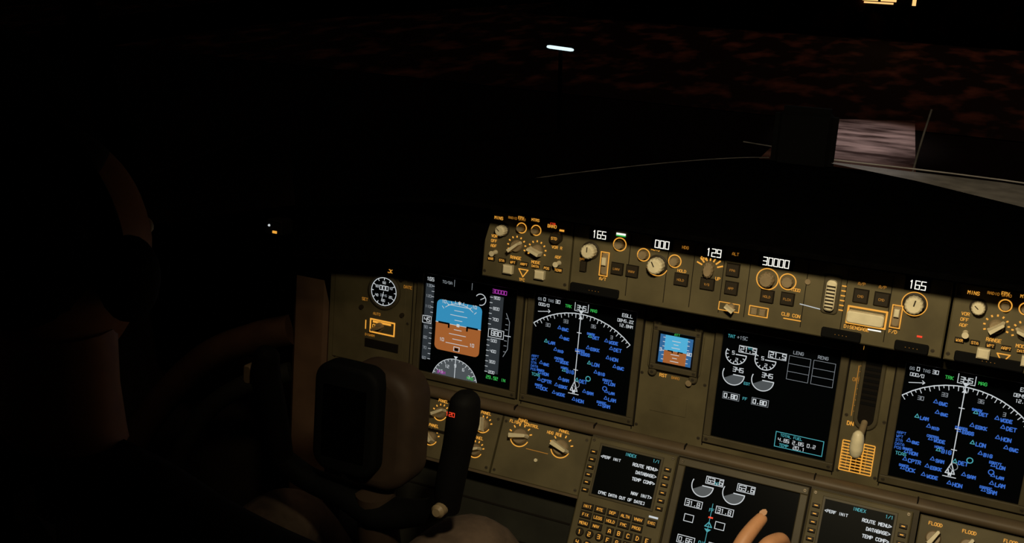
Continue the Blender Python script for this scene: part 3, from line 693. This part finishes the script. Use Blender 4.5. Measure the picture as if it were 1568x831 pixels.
def hand(name,wr,f,r,side,pose,par):
    f=f.normalized();r=(r-f*r.dot(f)).normalized();n=r.cross(f).normalized()
    Q=lambda a,b_,c:wr+f*a+r*(b_*side)+n*c
    e=empty(name);e.parent=par
    skin('palm',[Q(-.03,0,0),Q(.0,0,0),Q(.03,-.002,0),Q(.06,-.012,.002),Q(.088,-.024,.003),Q(.06,.010,.002),Q(.088,.0,.004),Q(.058,.026,.0),Q(.08,.022,.002),Q(.07,.040,-.002)],
      [(0,1),(1,2),(2,3),(3,4),(2,5),(5,6),(2,7),(7,8),(7,9)],[(.027,.021),(.026,.019),(.024,.017),(.016,.014),(.0125,.0115),(.016,.014),(.0125,.0115),(.015,.013),(.0115,.0105),(.0105,.0095)],'skin',e)
    for nm,pts,rad in pose(Q):
        skin(nm,pts,[(i,i+1) for i in range(len(pts)-1)],rad,'skin',e)
        a,t=Vector(pts[-2]),Vector(pts[-1]);dd=(t-a).normalized();side_=dd.cross(n).normalized();up_=side_.cross(dd).normalized()
        if up_.dot(n)<0: up_=-up_
        b=MB();c=t-dd*.002+up_*(rad[-1]*.82);k=rad[-1]*.62
        vs=[];m_=8
        for i in range(m_):
            an=2*math.pi*i/m_;vs.append(c+side_*k*math.cos(an)+dd*k*1.2*math.sin(an)+up_*.0012*(1-abs(math.cos(an))))
        b.add(vs,[tuple(range(m_))],'nail');b.obj(nm+'_nail',parent=e)
mat('nail',(.62,.36,.22),.25)
def point(Q): return [
 ('index',[Q(.07,-.018,.002),Q(.094,-.025,.006),Q(.138,-.027,.010),Q(.163,-.026,.006),Q(.184,-.025,.0)],[.0125,.0125,.0115,.0105,.0085]),
 ('middle',[Q(.07,.0,.003),Q(.098,.0,.010),Q(.146,.010,.020),Q(.166,.013,.0),Q(.164,.013,-.022)],[.0115,.0115,.0112,.0098,.008]),
 ('ring',[Q(.065,.018,.002),Q(.092,.020,.008),Q(.135,.031,.014),Q(.152,.033,-.006),Q(.148,.032,-.026)],[.011,.011,.0105,.009,.0078]),
 ('pinky',[Q(.06,.034,.0),Q(.082,.040,.003),Q(.110,.050,.004),Q(.122,.052,-.012),Q(.117,.050,-.027)],[.010,.0098,.0088,.008,.007]),
 ('thumb',[Q(.02,-.016,-.004),Q(.045,-.040,-.012),Q(.075,-.054,-.018),Q(.102,-.050,-.022)],[.015,.0135,.0115,.0088])]
def relaxed(Q): return [
 ('index',[Q(.07,-.018,.002),Q(.094,-.025,.006),Q(.132,-.027,.0),Q(.150,-.026,-.016),Q(.158,-.025,-.034)],[.0115,.0115,.010,.0092,.0078]),
 ('middle',[Q(.07,.0,.003),Q(.098,-.001,.006),Q(.138,.002,.0),Q(.157,.002,-.018),Q(.162,.002,-.038)],[.0115,.0115,.0105,.0095,.008]),
 ('ring',[Q(.065,.018,.002),Q(.092,.020,.006),Q(.128,.024,.0),Q(.146,.024,-.017),Q(.150,.023,-.036)],[.011,.011,.010,.009,.0078]),
 ('pinky',[Q(.06,.034,.0),Q(.082,.040,.003),Q(.110,.047,.0),Q(.122,.048,-.014),Q(.125,.047,-.029)],[.010,.0098,.0088,.008,.007]),
 ('thumb',[Q(.02,-.016,-.004),Q(.045,-.040,-.012),Q(.075,-.054,-.018),Q(.102,-.056,-.022)],[.015,.0135,.0115,.0088])]
hand('right_hand',wr,Vector((.29,.75,.6)),Vector((.93,-.35,.05)),1,point,P)
hand('left_hand',Vector((-.74,-.645,.668)),Vector((.1,.95,-.05)),Vector((1,-.1,0)),-1,relaxed,P)
# ------------------------------------------------------------------ outside
def ground_mat(name,sc_,c0,c1,p0,p1,s,det=6):
    m=bpy.data.materials.new(name);m.use_nodes=True;nt=m.node_tree;bs=nt.nodes['Principled BSDF'];bs.inputs['Roughness'].default_value=.8;bs.inputs['Specular IOR Level'].default_value=.05
    tc=nt.nodes.new('ShaderNodeTexCoord');mp=nt.nodes.new('ShaderNodeMapping');mp.inputs['Scale'].default_value=sc_;nz=nt.nodes.new('ShaderNodeTexNoise');nz.inputs['Scale'].default_value=s;nz.inputs['Detail'].default_value=det
    cr=nt.nodes.new('ShaderNodeValToRGB');cr.color_ramp.elements[0].position=p0;cr.color_ramp.elements[1].position=p1;cr.color_ramp.elements[0].color=(*c0,1);cr.color_ramp.elements[1].color=(*c1,1)
    nt.links.new(tc.outputs['Object'],mp.inputs['Vector']);nt.links.new(mp.outputs[0],nz.inputs['Vector']);nt.links.new(nz.outputs['Fac'],cr.inputs['Fac']);nt.links.new(cr.outputs[0],bs.inputs['Base Color']);MATS[name]=m
ground_mat('asphalt',(1,.45,1),(.001,.001,.001),(.004,.0025,.002),.4,.7,.9,4)
ground_mat('reddish_glints',(1,.6,1),(.010,.007,.006),(.15,.068,.045),.50,.76,1.3,12)  # ground colour carries reddish blotches painted for reflections and distant lights
ground_mat('lit_wet_concrete',(.6,2.2,1),(.045,.030,.028),(.36,.285,.27),.36,.64,1.6,9)  # wet streaks, kept pale so the pad reads as lit ground
wbox('airport_apron_ground',(0,9.2,-3.65),(160,22.2,.1),'asphalt',bev=0)
wbox('airfield_ground',(0,80.4,-3.65),(160,120,.1),'reddish_glints',bev=0)
b=MB();b.add([(-3.4,14.5,-3.55),(-.50,14.8,-3.55),(-1.08,21.0,-3.55),(-3.2,20.2,-3.55),(-3.4,14.5,-3.6),(-.50,14.8,-3.6),(-1.08,21.0,-3.6),(-3.2,20.2,-3.6)],[(0,1,2,3),(0,4,5,1),(1,5,6,2),(2,6,7,3),(3,7,4,0)],'lit_wet_concrete');b.obj('lit_patch_pad')  # pale pad on near-black ground gives the pool of light its outline
def spot(name,loc,tgt,e_,col,size,blend,rad=.05):
    l=bpy.data.lights.new(name,'SPOT');l.energy=e_;l.color=col;l.spot_size=math.radians(size);l.spot_blend=blend;l.shadow_soft_size=rad
    o=bpy.data.objects.new(name,l);COL.objects.link(o);o.location=loc;o.rotation_euler=(Vector(tgt)-Vector(loc)).to_track_quat('-Z','Y').to_euler();return o
spot('apron_floodlight',(-2,19.7,3),(-1.9,19.0,-3.6),1000,(1,.84,.80),32,1,.2)
spot('field_fill_light',(8,34,22),(4,32,-3.6),3600,(1,.46,.28),104,1,1)  # added fill so the reddish field shows, no actual floodlight there
spot('wedge_fill_light',(.05,1.3,2.1),(.01,.52,1.09),11,(1,.95,.93),15,1,.03)  # added lamp that only brightens the grey wedge on the hood
spot('hood_edge_fill_light',(-.4,1.6,1.7),(-.25,.45,1.08),2.0,(1,.95,.9),30,1,.03)  # added lamp to pick out the far edge of the hood
mat('lamp_white',(.5,.5,.5),.4,emit=(.7,.93,1),es=1.2);mat('lamp_amber',(.5,.3,.1),.4,emit=(1,.58,.2),es=1.1)
ground_mat('building_wall',(1,1,1),(.004,.003,.003),(.10,.035,.02),.5,.7,1.6,6)  # same painted reddish blotches continued on the wall
b=MB();c=Vector((-7.26,17.15,-1.98));d=Vector((.895,.42,-.13)).normalized()
b.sweep([c-d*.25,c-d*.2,c+d*.2,c+d*.25],[.01,.032,.032,.01],'lamp_white',10,2);b.box(c.x-.03,c.y,-3.6,c.x+.03,c.y+.06,c.z-.02,'asphalt');b.obj('taxiway_light')
b=MB();b.box(-12,31,-3.6,9,37,-1.2,'building_wall')
for x in (-3.55,-3.05): b.box(x,30.96,-2.55,x+.42,31.0,-2.33,'lamp_amber')
b.box(-3.5,30.94,-2.62,-2.7,30.99,-2.58,'lamp_amber');b.box(-2.2,30.96,-2.62,-2.1,31.0,-2.2,'lamp_amber')
b.obj('terminal_building')
# ------------------------------------------------------------------ lighting
spot('dome_light',tuple(PF(.75,-.98,.83)),tuple(PF(.68,0,-.03)),45,(1,.83,.53),80,1,.05)
spot('left_fill_light',tuple(PF(.12,-.5,.72)),tuple(PF(-.2,0,-.2)),2.4,(1,.68,.44),56,1,.04)  # added fill for the dark left side, no fixture there
w=bpy.data.worlds.new('night');sc.world=w;w.use_nodes=True;w.node_tree.nodes['Background'].inputs[0].default_value=(.02,.014,.012,1);w.node_tree.nodes['Background'].inputs[1].default_value=.16
# ------------------------------------------------------------------ camera
cam=bpy.data.cameras.new('camera');cam.lens=37.5;cam.sensor_width=36;cam.clip_start=.02;cam.clip_end=500
co=bpy.data.objects.new('camera',cam);COL.objects.link(co)
def pw(a): return X*a[0]+V*a[1]+W*a[2]
C=O+pw((.8565217,.43389,1.6235813));F=pw((-.38196905,-.22371097,-.89669005)).normalized();Up=pw((-.16191596,.97145198,-.17339054)).normalized();Rt=F.cross(Up).normalized();Up=Rt.cross(F)
co.matrix_world=frame(C,Rt,Up,-F);sc.camera=co
